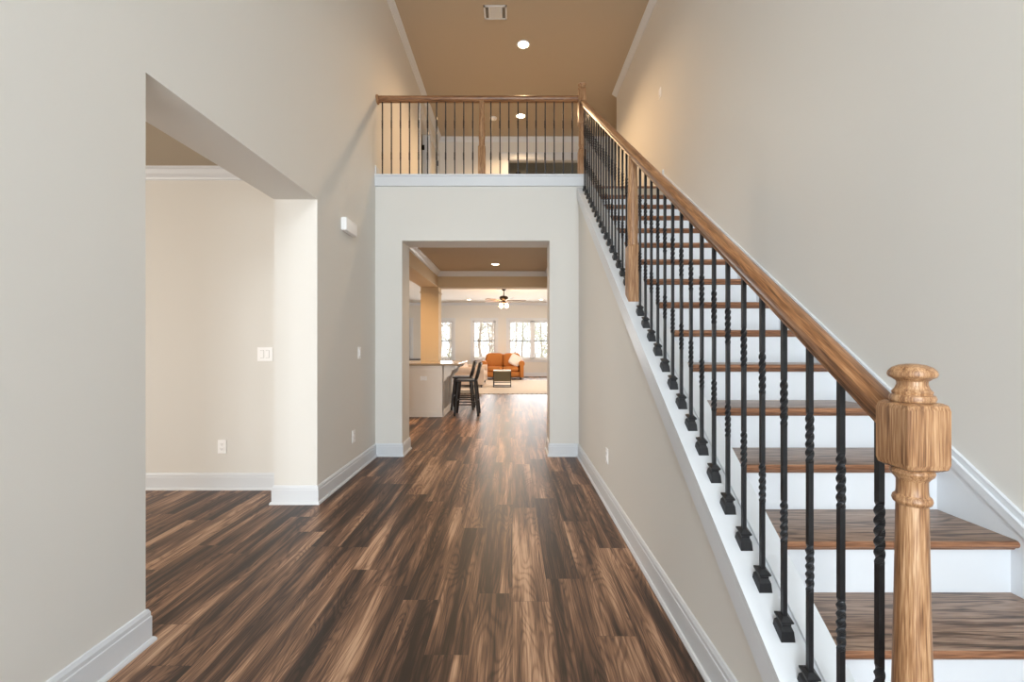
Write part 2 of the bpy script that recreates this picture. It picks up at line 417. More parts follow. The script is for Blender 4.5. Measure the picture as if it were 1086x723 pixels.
# ------------------------------------------------------------------ ceilings and beams
b = MB(); b.box(xo, XR + 0.12, YF - 0.12, YR - 0.12, ZC, ZC + 0.1).box(-3.7, 4.3, YR - 0.12, Y2 + 0.12, ZC, ZC + 0.1); b.box(-3.7, xo, 6.5, YR - 0.12, ZC, ZC + 0.1)
struct('ceiling', b, CEIL)
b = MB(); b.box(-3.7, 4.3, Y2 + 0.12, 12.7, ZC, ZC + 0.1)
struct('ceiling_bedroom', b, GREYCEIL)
b = MB(); b.box(-6, xo, YF - 0.12, YD, 2.76, 2.86)
struct('ceiling_dining', b, CEIL)
b = MB(); b.box(XL, XK, YE + ET, 9.0, 2.74, 2.84)
struct('ceiling_hall', b, CEIL)
b = MB(); b.box(-6.12, -1.87, YE, 9.0, ZL, ZL + 0.1).box(-6.12, 3.62, 9.0, YW + 0.14, ZL, ZL + 0.1)
struct('ceiling_living', b, CEILW)
BEAM = plain('tan beam and column paint', (206, 184, 152), 0.75, spec=0.3)
b = MB(); b.box(-1.88, XL, YE + ET, 9.0, 2.42, ZL).box(-1.88, 3.5, 9.0, 9.3, 2.42, ZL)
struct('beam', b, BEAM)
b = MB(); b.box(-1.88, -1.515, 8.98, 9.33, 0, 2.42); b.box(-1.895, -1.5, 8.965, 9.345, 2.30, 2.33)
struct('column', b, BEAM)

# ------------------------------------------------------------------ mouldings
BB = [(0, 0), (0.027, 0), (0.027, 0.008), (0.022, 0.018), (0.015, 0.02), (0.015, 0.108), (0.012, 0.112), (0.012, 0.128), (0.006, 0.142), (0, 0.145)]
def run_prof(b, prof, path, inward):
    """mitred sweep of profile (out, up) along a level path; inward = side of travel the moulding sits on (+1 right, -1 left)"""
    pts = [Vector(p) for p in path]; n = len(pts); rings = []
    for i, p in enumerate(pts):
        def nrm(a, c):
            d = (c - a); d.z = 0; d.normalize(); return Vector((d.y, -d.x, 0)) * inward
        if i == 0: m = nrm(pts[0], pts[1])
        elif i == n - 1: m = nrm(pts[-2], pts[-1])
        else:
            n1, n2 = nrm(pts[i - 1], p), nrm(p, pts[i + 1]); m = (n1 + n2); m = m / max(0.2, m.dot(n1))
        rings.append([b.bm.verts.new(p + m * q + Vector((0, 0, r))) for q, r in prof])
    k = len(prof)
    for i in range(n - 1):
        for j in range(k): b.face([rings[i][j], rings[i + 1][j], rings[i + 1][(j + 1) % k], rings[i][(j + 1) % k]])
    b.face(rings[0]); b.face(list(reversed(rings[-1])))
    return b
b = MB()
run_prof(b, BB, [(XL, YF, 0), (XL, O0, 0), (xo, O0, 0)], +1)
struct('baseboard_left_near', b, WHITE)
b = MB()
run_prof(b, BB, [(-6, YD, 0), (xo, YD, 0), (xo, O1, 0), (XL, O1, 0), (XL, YE, 0), (EX0, YE, 0), (EX0, YE + ET, 0), (XL, YE + ET, 0)], +1)
struct('baseboard_left', b, WHITE)
b = MB()
run_prof(b, BB, [(XK, YE + ET, 0), (EX1, YE + ET, 0), (EX1, YE, 0), (XK, YE, 0), (XK, 0.93, 0)], +1)
struct('baseboard_right', b, WHITE)
b = MB(); run_prof(b, BB, [(-6, YW, 0), (3.5, YW, 0)], +1)
struct('baseboard_living', b, WHITE)
b = MB(); run_prof(b, BB, [(XR, 5.13, F2), (XR, YR, F2)], -1)
struct('baseboard_upper', b, WHITE)
CR = [(0, 0), (0.065, 0), (0.065, -0.014), (0.052, -0.022), (0.036, -0.05), (0.018, -0.07), (0.012, -0.088), (0, -0.09)]
def crown(name, path, side, k=1.0):
    b = MB(); run_prof(b, [(p * k, q * k) for p, q in CR], path, side); struct(name, b, WHITE)
crown('trim_crown_left', [(XL, YF, ZC), (XL, Y2, ZC), (4.2, Y2, ZC)], +1)
crown('trim_crown_right', [(XR, YF, ZC), (XR, YR, ZC), (4.2, YR, ZC)], -1)
crown('trim_crown_dining', [(-6, YD, 2.76), (xo, YD, 2.76)], +1, 1.1)
crown('trim_crown_hall', [(XL, YE + ET, 2.74), (XL, 9.0, 2.74), (XK, 9.0, 2.74), (XK, YE + ET, 2.74)], +1, 1.1)
crown('trim_crown_living', [(-6, YW, ZL), (3.5, YW, ZL)], +1, 1.1)
# ledge and fascia of the balcony
b = MB(); b.box(XL, 0.815, YE - 0.022, YE, 3.012, 3.118).box(XL, 0.83, YE - 0.034, YE + 0.13, 3.118, 3.14, 0.004).box(XL, 0.815, YE, YE + 0.1, 3.03, 3.118)
b.box(XL, XL + 0.012, YE - 0.01, YE + 0.12, 3.14, 3.24)
struct('trim_balcony', b, WHITE)
def casing(b, axis, fixed, a0, a1, z0, z1, w=0.09, t=0.018, d=-1, bottom=False):
    """flat casing round an opening; axis 'x' runs along x on a wall facing d*y, axis 'y' runs along y"""
    def bx(p0, p1, q0, q1, th=t):
        f0, f1 = fixed, fixed + d * th
        if axis == 'x': b.box(p0, p1, f0, f1, q0, q1)
        else: b.box(f0, f1, p0, p1, q0, q1)
    bx(a0 - w, a0, z0, z1); bx(a1, a1 + w, z0, z1); bx(a0 - w - 0.01, a1 + w + 0.01, z1, z1 + w, t + 0.004)
    bx(a0 - w - 0.018, a1 + w + 0.018, z1 + w, z1 + w + 0.018, t + 0.012)
    if bottom: bx(a0 - w - 0.02, a1 + w + 0.02, z0 - 0.03, z0, t + 0.03); bx(a0 - w, a1 + w, z0 - 0.11, z0 - 0.03)

# ------------------------------------------------------------------ doors upstairs
def panel_door(parent, fixed, y0, y1, z0, z1, face):
    b = MB(); b.box(fixed - 0.035, fixed, y0, y1, z0, z1)
    for (a, c) in ((z0 + 0.2, z0 + 0.95), (z0 + 1.1, z1 - 0.15)):
        b.box(fixed, fixed + 0.006, y0 + 0.11, y1 - 0.11, a, c, 0.004)
    return b.build('door_leaf', DOORW, parent)
d1 = thing('door_1', None, None, (0, 0, 0)); d1['kind'] = 'structure'
b = MB(); casing(b, 'y', XL, D1a, D1b, F2, DZ, 0.085, 0.018, +1); b.build('casing', WHITE, d1)
b = MB(); b.box(xi, XL, D1b - 0.018, D1b, F2, DZ).box(xi, XL, D1a, D1a + 0.018, F2, DZ).box(xi, XL, D1a, D1b, DZ - 0.018, DZ); b.build('door_jamb', WHITE, d1)
b = MB(); b.box(xi - 0.76, xi - 0.02, D1b - 0.055, D1b - 0.018, F2 + 0.01, DZ - 0.02); b.build('door_leaf', DOORW, d1)
for z in (F2 + 0.22, F2 + 1.0, 4.84):
    b = MB(); b.lathe([(0.008, -0.05), (0.008, 0.05)], (xi - 0.008, D1b - 0.06, z), 10).box(xi, xi + 0.04, D1b - 0.022, D1b - 0.017, z - 0.045, z + 0.045); b.build('hinge', HINGE, d1)
d2 = thing('door_2', None, None, (0, 0, 0)); d2['kind'] = 'structure'
b = MB(); casing(b, 'y', XL, D2a, D2b, F2, DZ, 0.07, 0.018, +1); b.build('casing', WHITE, d2)
panel_door(d2, XL - 0.01, D2a, D2b, F2 + 0.01, DZ, 1)
for z in (F2 + 0.22, F2 + 1.0, 4.94):
    b = MB(); b.lathe([(0.011, -0.05), (0.011, 0.05)], (XL + 0.006, D2b - 0.006, z), 10); b.build('hinge', HINGE, d2)
b = MB(); b.lathe([(0.01, 0), (0.01, 0.035), (0.027, 0.045), (0.03, 0.06), (0.018, 0.075)], (XL - 0.01, D2a + 0.07, F2 + 0.93), 16, 'x'); b.build('door_knob', HINGE, d2)
d3 = thing('door_3', None, None, (0, 0, 0)); d3['kind'] = 'structure'
b = MB(); casing(b, 'x', Y2, UX0, UX1, F2, DZ, 0.12, 0.018, -1); b.build('casing', WHITE, d3)
b = MB(); b.box(UX0, UX0 + 0.018, Y2, Y2 + 0.12, F2, DZ).box(UX1 - 0.018, UX1, Y2, Y2 + 0.12, F2, DZ).box(UX0, UX1, Y2, Y2 + 0.12, DZ - 0.018, DZ); b.build('door_jamb', WHITE, d3)

# ------------------------------------------------------------------ windows
def window(idx, x0, x1, z0, z1, y, d, wall_t=0.14, double=False):
    """casement frame in a hole of a wall whose inner face is y; d = outward direction of the room side (-1 faces -y)"""
    w = thing('window_%d' % idx, None, None, (0, 0, 0)); w['kind'] = 'structure'
    b = MB(); casing(b, 'x', y, x0, x1, z0, z1, 0.085, 0.018, d, True); b.build('window_casing', WHITE, w)
    m = y - d * wall_t * 0.5; t = 0.03; b = MB(); f = 0.045
    b.box(x0, x1, m - t, m + t, z0, z0 + f).box(x0, x1, m - t, m + t, z1 - f, z1).box(x0, x0 + f, m - t, m + t, z0, z1).box(x1 - f, x1, m - t, m + t, z0, z1)
    cells = [(x0, x1)]
    if double:
        mid = (x0 + x1) / 2; b.box(mid - 0.06, mid + 0.06, m - t, m + t, z0, z1); cells = [(x0, mid - 0.02), (mid + 0.02, x1)]
    b.build('window_frame', WHITE, w)
    for a, c in cells:
        zm = z0 + (z1 - z0) * 0.48
        b = MB(); s = 0.035
        for (q0, q1) in ((z0 + f, zm + 0.02), (zm - 0.02, z1 - f)):
            b.box(a + f, c - f, m - 0.015, m + 0.015, q0, q0 + s).box(a + f, c - f, m - 0.015, m + 0.015, q1 - s, q1)
            b.box(a + f, a + f + s, m - 0.015, m + 0.015, q0, q1).box(c - f - s, c - f, m - 0.015, m + 0.015, q0, q1)
        sh = b.build('window_sash', WHITE, w)
        b = MB(); b.box(a + f + s, c - f - s, m - 0.002, m + 0.002, z0 + f + s, z1 - f - s); b.build('pane', GLASS, sh)
for i, (a, c) in enumerate(WIN): window(i + 1, a, c, WZ0, WZ1, YW, -1, 0.14, double=(i in (0, 3)))
window(5, -1.2, 1.2, 3.3, 4.9, YF, +1, 0.12, True)
window(6, -1.15, 1.15, 0.12, 2.3, YF, +1, 0.12, True)
window(7, -5.1, -2.7, 0.6, 2.35, YF, +1, 0.12, True)

# ------------------------------------------------------------------ staircase
st = thing('staircase', 'straight staircase with stained oak treads and white risers along the right wall', 'stairs', (1.3, ZN(1), 0))
def local(mb, root):
    bmesh.ops.translate(mb.bm, verts=mb.bm.verts, vec=-Vector(root.location)); return mb
SX0, SX1 = 0.909, XR - 0.02
for k in range(1, 17):
    y, z = ZN(k), RISE * k
    b = MB(); tt = 0.027; y1 = y + RUN + 0.03 if k < 16 else y + 0.08
    arc = [(y + tt / 2 - tt / 2 * math.cos(a), z - tt / 2 + tt / 2 * math.sin(a)) for a in [(-PI / 2) + PI * j / 6 for j in range(7)]]
    b.prism(arc + [(y1, z), (y1, z - tt)], 'yz', SX0, SX1)
    t = b.build('tread', [TREAD, NOSE], None, autosmooth=40)
    for p in t.data.polygons:
        if p.normal.z < 0.9: p.material_index = 1
    t.parent = st; t.matrix_parent_inverse = Matrix.Translation(-Vector(st.location))
    b = MB(); b.prism([(y + 0.03, z - tt), (y + 0.014, z - tt), (y + 0.018, z - tt - 0.008), (y + 0.026, z - tt - 0.012), (y + 0.03, z - tt - 0.014)], 'yz', SX0, SX1)
    c = b.build('cove_moulding', NOSE, None); c.parent = t; 
    b = MB(); b.box(SX0, SX1, y + 0.03, y + 0.045, z - RISE, z - tt)
    r = b.build('riser', WHITE, None); r.parent = st; r.matrix_parent_inverse = Matrix.Translation(-Vector(st.location))
def add_st(mb, name, mat, **k): return local(mb, st).build(name, mat, st, **k)
# outer cap board, inner stringer cap and face band of the curb
ya, yb = 0.9, YE - 0.02
def slope_prism(zlo, zhi, x0, x1, y0=ya, y1=yb):
    b = MB(); b.prism([(y0, zlo + 0.714 * y0), (y1, zlo + 0.714 * y1), (y1, zhi + 0.714 * y1), (y0, zhi + 0.714 * y0)], 'yz', x0, x1); return b
b = slope_prism(-0.52, -0.49, 0.715, 0.832); add_st(b, 'curb_cap', WHITE)
b = slope_prism(-0.606, -0.521, 0.715, XK); b.prism([(ya, -0.612 + .714 * ya), (yb, -0.612 + .714 * yb), (yb, -0.606 + .714 * yb), (ya, -0.606 + .714 * ya)], 'yz', 0.720, XK)
add_st(b, 'face_board', WHITE)
b = slope_prism(-0.56, -0.478, 0.832, 0.911); b.prism([(0.93, 0), (5.0, 0), (5.0, -0.56 + 0.714 * 5.0), (0.93, -0.56 + 0.714 * 0.93)], 'yz', 0.895, 0.909)
add_st(b, 'stringer', WHITE)
# wall skirt with moulded cap on the right wall
b = slope_prism(-0.9, -0.476, XR - 0.02, XR, 0.75, 5.13); add_st(b, 'wall_skirt', WHITE)
b = slope_prism(-0.476, -0.440, XR - 0.026, XR, 0.75, 5.13)
b.prism([(0.75, -0.440 + .714 * .75), (5.13, -0.440 + .714 * 5.13), (5.13, -0.413 + .714 * 5.13), (0.75, -0.413 + .714 * .75)], 'yz', XR - 0.014, XR)
b.box(XR - 0.016, XR, 5.115, 5.13, 3.2, 3.285)
add_st(b, 'skirt_moulding', WHITE)

# ------------------------------------------------------------------ balusters and newels
def square_ring(b, z, w, ang):
    return [b.bm.verts.new((w / 2 * math.sqrt(2) * math.cos(ang + PI / 4 + i * PI / 2), w / 2 * math.sqrt(2) * math.sin(ang + PI / 4 + i * PI / 2), z)) for i in range(4)]
def baluster_mesh(length, twists, w=0.0125):
    b = MB(); zs = [(0, 0, 0)]; base = 0.0
    for t0, t1 in twists:
        n = 36; zs.append((t0, base, 0))
        for i in range(1, n + 1): zs.append((t0 + (t1 - t0) * i / n, base + i / n * 3 * PI, min(i, n - i, 3) / 3))
        base += 3 * PI
    zs.append((length, base, 0))
    prev = None
    for z, a, k in zs:
        tw = w * (1 + 0.16 * k)
        r = square_ring(b, z, tw, a)
        if prev:
            for i in range(4): b.face([prev[i], prev[(i + 1) % 4], r[(i + 1) % 4], r[i]])
        else: b.face(list(reversed(r)))
        prev = r
    b.face(prev)
    bmesh.ops.recalc_face_normals(b.bm, faces=b.bm.faces)
    me = bpy.data.meshes.new('baluster'); b.bm.to_mesh(me); b.bm.free(); me.materials.append(IRON); return me
def shoe_mesh(slope):
    """flared shoe; its foot follows the slope of the curb along y"""
    b = MB()
    def ring(w, zc, tilt):
        return [b.bm.verts.new((sx * w / 2, sy * w / 2, zc + tilt * sy * w / 2)) for sx, sy in ((-1, -1), (1, -1), (1, 1), (-1, 1))]
    lv = [ring(0.034, 0.0, slope), ring(0.030, 0.020, slope * 0.7), ring(0.022, 0.028, slope * 0.6), ring(0.022, 0.033, slope * 0.6), ring(0.030, 0.037, slope * 0.5), ring(0.030, 0.041, slope * 0.5), ring(0.014, 0.047, slope * 0.4)]
    for p, q in zip(lv[:-1], lv[1:]):
        for i in range(4): b.face([p[i], p[(i + 1) % 4], q[(i + 1) % 4], q[i]])
    b.face(list(reversed(lv[0]))); b.face(lv[-1])
    bmesh.ops.recalc_face_normals(b.bm, faces=b.bm.faces)
    bmesh.ops.scale(b.bm, vec=(1.2, 1.2, 1.15), verts=b.bm.verts)
    me = bpy.data.meshes.new('shoe'); b.bm.to_mesh(me); b.bm.free(); me.materials.append(IRON); return me
def mesh_obj(name, me, parent, loc):
    o = bpy.data.objects.new(name, me); COL.objects.link(o); o.parent = parent; o.location = loc; return o

XB = 0.785
RAIL0 = 0.425                    # rail underside above y=0 on the slope line
rail = thing('stair_railing', 'oak handrail on black twisted iron balusters running up the open side of the stairs', 'railing', (XB, 0.9, 0.0))
RP = Vector(rail.location)
PROF = [(-0.020, 0), (0.020, 0), (0.0205, 0.006), (0.017, 0.012), (0.026, 0.020), (0.0295, 0.034), (0.028, 0.046), (0.019, 0.056), (0.008, 0.061),
        (-0.008, 0.061), (-0.019, 0.056), (-0.028, 0.046), (-0.0295, 0.034), (-0.026, 0.020), (-0.017, 0.012), (-0.0205, 0.006)]
b = MB(); b.sweep(PROF, (0, 0.885 - 0.9, RAIL0 + .714 * .885), (0, 4.89 - 0.9, RAIL0 + .714 * 4.89), keep_vertical=True)
b.build('handrail', OAK_Y, rail, autosmooth=35)
BL = RAIL0 + 0.49 + 0.004
me_b = baluster_mesh(BL, [(0.26, 0.385), (0.60, 0.735)]); me_s = shoe_mesh(0.714)
ys = [0.938 + 0.110 * k for k in range(17)] + [3.018 + 0.110 * k for k in range(17)]
for y in ys:
    o = mesh_obj('baluster', me_b, rail, (0, y - RP.y, -0.49 + .714 * y)); mesh_obj('shoe', me_s, o, (0, 0, 0))

def newel(b, zb, h_base, zt, w, small=False):
    pass
def block(b, z0, z1, w, cham=0.006):
    """square block with rounded shoulders"""
    prof = [(w * 0.80, z0), (w * 0.94, z0 + 0.004), (w, z0 + 0.014), (w, z1 - 0.014), (w * 0.94, z1 - 0.004), (w * 0.80, z1)]
    prev = None
    for ww, z in prof:
        h = ww / 2; c = cham
        r = [b.bm.verts.new((x, y, z)) for x, y in ((-h + c, -h), (h - c, -h), (h, -h + c), (h, h - c), (h - c, h), (-h + c, h), (-h, h - c), (-h, -h + c))]
        if prev:
            for i in range(8): b.face([prev[i], prev[(i + 1) % 8], r[(i + 1) % 8], r[i]])
        else: b.face(list(reversed(r)))
        prev = r
    b.face(prev)
# lower starting newel (stands on the floor in front of the first step)
ny, nx = 0.857, 0.781
nw = bpy.data.objects.new('newel_post', None)
b = MB(); block(b, 0, 0.30, 0.089, 0.003)
b.lathe([(0.0240, 0.30), (0.0336, 0.305), (0.0352, 0.315), (0.0288, 0.325), (0.0272, 0.34), (0.0320, 0.36), (0.0324, 0.50), (0.0304, 0.62), (0.0276, 0.76), (0.0254, 0.90), (0.0250, 0.935),
         (0.0250, 0.938), (0.0296, 0.942), (0.0312, 0.948), (0.0296, 0.954), (0.0252, 0.958), (0.0244, 0.966), (0.0244, 0.985), (0.0272, 0.990), (0.0328, 0.996), (0.0348, 1.002), (0.0320, 1.008), (0.0272, 1.012)], seg=36)
block(b, 1.010, 1.138, 0.082, 0.005)
b.lathe([(0.0221, 1.136), (0.0345, 1.139), (0.0364, 1.145), (0.0345, 1.151), (0.0301, 1.153), (0.0316, 1.158), (0.0265, 1.164), (0.0235, 1.172), (0.0239, 1.178), (0.0294, 1.183), (0.0364, 1.187), (0.0382, 1.192), (0.0367, 1.198), (0.0309, 1.205), (0.0206, 1.210), (0.0088, 1.212), (0.0007, 1.212)], seg=36)
o = b.build('newel_post', OAK_Z, rail, autosmooth=40, label='turned oak newel post with mushroom cap at the foot of the stairs'); o.location = (nx - RP.x, ny - RP.y, 0)
# middle newel on the curb: square foot, slim turned shaft up into the rail
def mid_newel(b, foot, top, w, h_sq, sloped=0.0):
    h = w / 2
    z0a, z0b = foot - sloped * h, foot + sloped * h
    v = b._v([(-h, -h, z0a), (h, -h, z0a), (h, h, z0b), (-h, h, z0b)]); q = b._v([(-h, -h, foot + h_sq), (h, -h, foot + h_sq), (h, h, foot + h_sq), (-h, h, foot + h_sq)])
    for i in range(4): b.face([v[i], v[(i + 1) % 4], q[(i + 1) % 4], q[i]])
    b.face(list(reversed(v)))
    g = [b.bm.verts.new((p.co.x * 0.8, p.co.y * 0.8, foot + h_sq + 0.012)) for p in q]
    for i in range(4): b.face([q[i], q[(i + 1) % 4], g[(i + 1) % 4], g[i]])
    b.face(g)
    H = top - foot - h_sq
    b.lathe([(h * 0.80, foot + h_sq + 0.010), (h * 0.86, foot + h_sq + 0.03), (h * 0.80, foot + h_sq + 0.06), (h * 0.92, foot + h_sq + H * 0.25), (h * 0.88, foot + h_sq + H * 0.5), (h * 0.72, foot + h_sq + H * 0.85), (h * 0.70, top)], seg=20)
b = MB(); ym = 2.86; mid_newel(b, -0.49 + .714 * ym, RAIL0 + .714 * ym + 0.012, 0.078, 0.33, 0.714)
o = b.build('newel_post', OAK_Z, rail, autosmooth=40); o.location = (0, ym - RP.y, 0)

# balcony railing
YB = YE + 0.06
br = thing('balcony_railing', 'oak rail on black iron balusters along the upstairs balcony edge', 'railing', (-0.35, YB, 3.14))
BP = Vector(br.location)
ztop = 3.985
b = MB(); b.sweep([(p * 1.0, q * 1.15) for p, q in PROF], (XL + 0.02 - BP.x, 0, ztop - BP.z), (0.74 - BP.x, 0, ztop - BP.z))
b.build('handrail', OAK_X, br, autosmooth=35)
b = MB(); b.lathe([(0.052, 0), (0.052, 0.012), (0.044, 0.02), (0.02, 0.022)], (XL - BP.x, 0, ztop + 0.03 - BP.z), 24, 'x'); b.build('rosette', OAK_Z, br, autosmooth=40)
me_c = baluster_mesh(ztop - 3.14 + 0.004, [(0.19, 0.28), (0.55, 0.64)], 0.0125)
x0b = (405.6 - 543.5) / F * YB; stp = 9.587 / F * YB
for k in range(22):
    if k == 11: continue
    mesh_obj('baluster', me_c, br, (x0b + stp * k - BP.x, 0, 0))
b = MB(); mid_newel(b, 0, ztop - 3.14 + 0.01, 0.083, 0.33); o = b.build('newel_post', OAK_Z, br, autosmooth=40); o.location = (x0b + stp * 11 - BP.x, 0, 0)
# tall corner newel at the stair head
b = MB(); block(b, 0, 0.30, 0.089, 0.003)
b.lathe([(0.034, 0.30), (0.041, 0.306), (0.036, 0.318), (0.034, 0.33), (0.039, 0.36), (0.037, 0.50), (0.033, 0.56), (0.040, 0.575), (0.034, 0.585)], seg=24)
block(b, 0.585, 0.985, 0.085, 0.004)
b.lathe([(0.034, 0.985), (0.046, 0.990), (0.047, 0.998), (0.034, 1.005), (0.032, 1.015), (0.046, 1.030), (0.048, 1.038), (0.036, 1.052), (0.002, 1.058)], seg=24)
o = b.build('newel_post', OAK_Z, br, autosmooth=40, label='taller oak newel post where balcony rail meets stair rail'); o.location = (0.785 - BP.x, 0, 0)

# ------------------------------------------------------------------ wall plates
def plate(name, label, cat, pos, normal, w, h, kind, gangs=1, group=None):
    """kind 'switch' (rockers) or 'outlet' (two sockets); normal is '+x','-x','-y'"""
    rz = {'-y': 0, '+x': PI / 2, '-x': -PI / 2}[normal]
    t = thing(name, label, cat, pos, rz, group)
    b = MB(); b.box(-w / 2, w / 2, -0.006, 0, -h / 2, h / 2, 0.003); b.build('cover_plate', PLATE, t)
    if kind == 'switch':
        for g in range(gangs):
            cx = (g - (gangs - 1) / 2) * 0.046
            b = MB(); b.box(cx - 0.016, cx + 0.016, -0.0075, -0.004, -0.033, 0.033); fr = b.build('rocker_frame', SEAM, t)
            b = MB(); b.box(cx - 0.0145, cx + 0.0145, -0.011, -0.006, -0.031, 0.031, 0.002); b.build('rocker', PLATE, t)
    else:
        for s in (-1, 1):
            cz = s * 0.021
            b = MB(); b.box(-0.017, 0.017, -0.009, -0.005, cz - 0.015, cz + 0.015, 0.003); so = b.build('socket', PLATE, t)
            b = MB(); b.box(-0.008, -0.006, -0.0095, -0.008, cz - 0.004, cz + 0.008).box(0.006, 0.008, -0.0095, -0.008, cz - 0.004, cz + 0.008).lathe([(0.0025, -0.0095), (0.0025, -0.008)], (0, 0, cz - 0.009), 8, 'y'); b.build('socket_slot', SLOT, so)
    return t
plate('light_switch', 'double white light switch on the dining room wall beside the opening', 'light switch', (-2.13, YD, 1.165), '-y', 0.130, 0.120, 'switch', 2)
plate('wall_outlet', 'white outlet low on the dining room far wall', 'outlet', (-2.50, YD, 0.37), '-y', 0.073, 0.118, 'outlet')
plate('light_switch', 'single white light switch on the foyer left wall below the chime', 'light switch', (XL, 4.38, 1.165), '+x', 0.073, 0.118, 'switch')
plate('wall_outlet', 'white outlet low on the foyer left wall near the hall opening', 'outlet', (XL, 4.22, 0.365), '+x', 0.073, 0.118, 'outlet')
plate('wall_outlet', 'white outlet on the wall under the staircase', 'outlet', (XK, 3.42, 0.38), '-x', 0.073, 0.118, 'outlet')
plate('light_switch', 'small white switch high on the right wall at the stair head', 'light switch', (XR, 5.24, 4.25), '-x', 0.073, 0.118, 'switch')
ch = thing('door_chime', 'white rounded door chime box high on the foyer left wall', 'door chime', (XL, 4.05, 2.33))
b = MB(); b.box(0.004, 0.052, -0.14, 0.14, -0.06, 0.06, 0.014); b.build('chime_cover', PLATE, ch, autosmooth=50)
b = MB(); b.box(0, 0.006, -0.132, 0.132, -0.053, 0.053); b.build('back_plate', PLATE, ch)

# ------------------------------------------------------------------ ceiling fittings
def downlight(label, x, y, z, r, watts, group=None, color=WARM, cone=2.6):
    t = thing('recessed_light', label, 'ceiling light', (x, y, z), 0, group)
    b = MB(); n = 28
    prof = [(r, 0), (r + 0.002, -0.004), (r * 0.97, -0.008), (r * 0.80, -0.006), (r * 0.78, -0.001)]
    rings = [[b.bm.verts.new((p * math.cos(2 * PI * k / n), p * math.sin(2 * PI * k / n), q)) for k in range(n)] for p, q in prof]
    for i in range(len(prof) - 1):
        for k in range(n): b.face([rings[i][k], rings[i][(k + 1) % n], rings[i + 1][(k + 1) % n], rings[i + 1][k]])
    b.build('trim_ring', WHITE, t, smooth=True)
    b = MB(); b.lathe([(r * 0.78, -0.002), (r * 0.72, -0.006), (r * 0.3, -0.009), (0.001, -0.009)], seg=28); b.build('lens', LAMP, t, smooth=True)
    l = bpy.data.lights.new('downlight', 'SPOT'); l.energy = watts; l.color = color; l.spot_size = cone; l.spot_blend = 0.6; l.shadow_soft_size = 0.07
    o = bpy.data.objects.new('downlight', l); COL.objects.link(o); o.parent = t; o.location = (0, 0, -0.03)
    return t
downlight('recessed light in the upper ceiling in front of the balcony railing', 0.155, 6.26, ZC, 0.095, 115)
downlight('recessed light in the upper ceiling seen behind the balcony balusters', 0.155, 8.22, ZC, 0.095, 95)
downlight('recessed light in the hall ceiling beyond the wide opening', -0.32, 8.15, 2.74, 0.085, 60)
downlight('recessed light in living room ceiling left of the fan', -1.58, 15.96, ZL, 0.085, 20)
downlight('recessed light in living room ceiling right of the fan', 1.04, 15.96, ZL, 0.085, 20)
downlight('added unseen recessed light in hall ceiling just behind the wide opening', -0.32, 6.2, 2.74, 0.085, 30)  # extra lamp out of view, added to warm the hall
downlight('recessed kitchen light over the island', -2.6, 7.9, ZL, 0.085, 100)
v = thing('ceiling_vent', 'white framed air vent in the upper ceiling', 'vent', (-0.22, 5.655, ZC))
b = MB(); hw, hd = 0.148, 0.118
b.box(-hw, hw, -hd, -hd + 0.022, -0.010, 0).box(-hw, hw, hd - 0.022, hd, -0.010, 0).box(-hw, -hw + 0.022, -hd, hd, -0.010, 0).box(hw - 0.022, hw, -hd, hd, -0.010, 0)
b.box(-0.088, -0.070, -hd + 0.02, hd - 0.02, -0.009, 0).box(0.070, 0.088, -hd + 0.02, hd - 0.02, -0.009, 0); b.build('vent_frame', WHITE, v)
b = MB(); b.box(-hw + 0.02, hw - 0.02, -hd + 0.02, hd - 0.02, -0.002, 0); b.build('vent_backing', SLOT, v)
b = MB()
for k in range(11):
    yy = -0.088 + 0.0176 * k
    b.prism([(yy, -0.003), (yy + 0.002, -0.003), (yy + 0.009, -0.009), (yy + 0.007, -0.009)], 'yz', -0.07, 0.07)
for s in (-1, 1):
    for k in range(3):
        xx = s * (0.096 + 0.011 * k); b.box(xx - 0.001, xx + 0.001, -hd + 0.02, hd - 0.02, -0.009, -0.002)
b.build('vent_louvre', CEILW, v)
sd = thing('smoke_detector', 'small white smoke detector on the upper ceiling behind the balusters', 'smoke detector', (-0.36, 8.29, ZC))
b = MB(); b.lathe([(0.066, 0), (0.066, -0.012), (0.060, -0.028), (0.045, -0.036), (0.02, -0.038)], seg=28); b.build('detector_body', PLATE, sd, autosmooth=40)
b = MB(); b.lathe([(0.004, -0.037), (0.004, -0.041)], (0.02, -0.02, 0), 8); b.build('indicator', SLOT, sd)
cl = thing('ceiling_light', 'small two bulb ceiling light in the dark room behind the upstairs doorway', 'ceiling light', (0.14, 10.95, ZC))
b = MB(); b.lathe([(0.065, 0), (0.065, -0.015), (0.02, -0.03), (0.012, -0.09)], seg=20).tube([(-0.09, 0, -0.075), (0, 0, -0.09), (0.09, 0, -0.075)], 0.008); b.build('lamp_arm', BRONZE, cl, autosmooth=40)
for s in (-1, 1):
    b = MB(); b.lathe([(0.012, -0.07), (0.03, -0.08), (0.036, -0.10), (0.022, -0.125), (0.002, -0.13)], (s * 0.09, 0, 0), 16); b.build('bulb', SOFTBULB, cl, smooth=True)

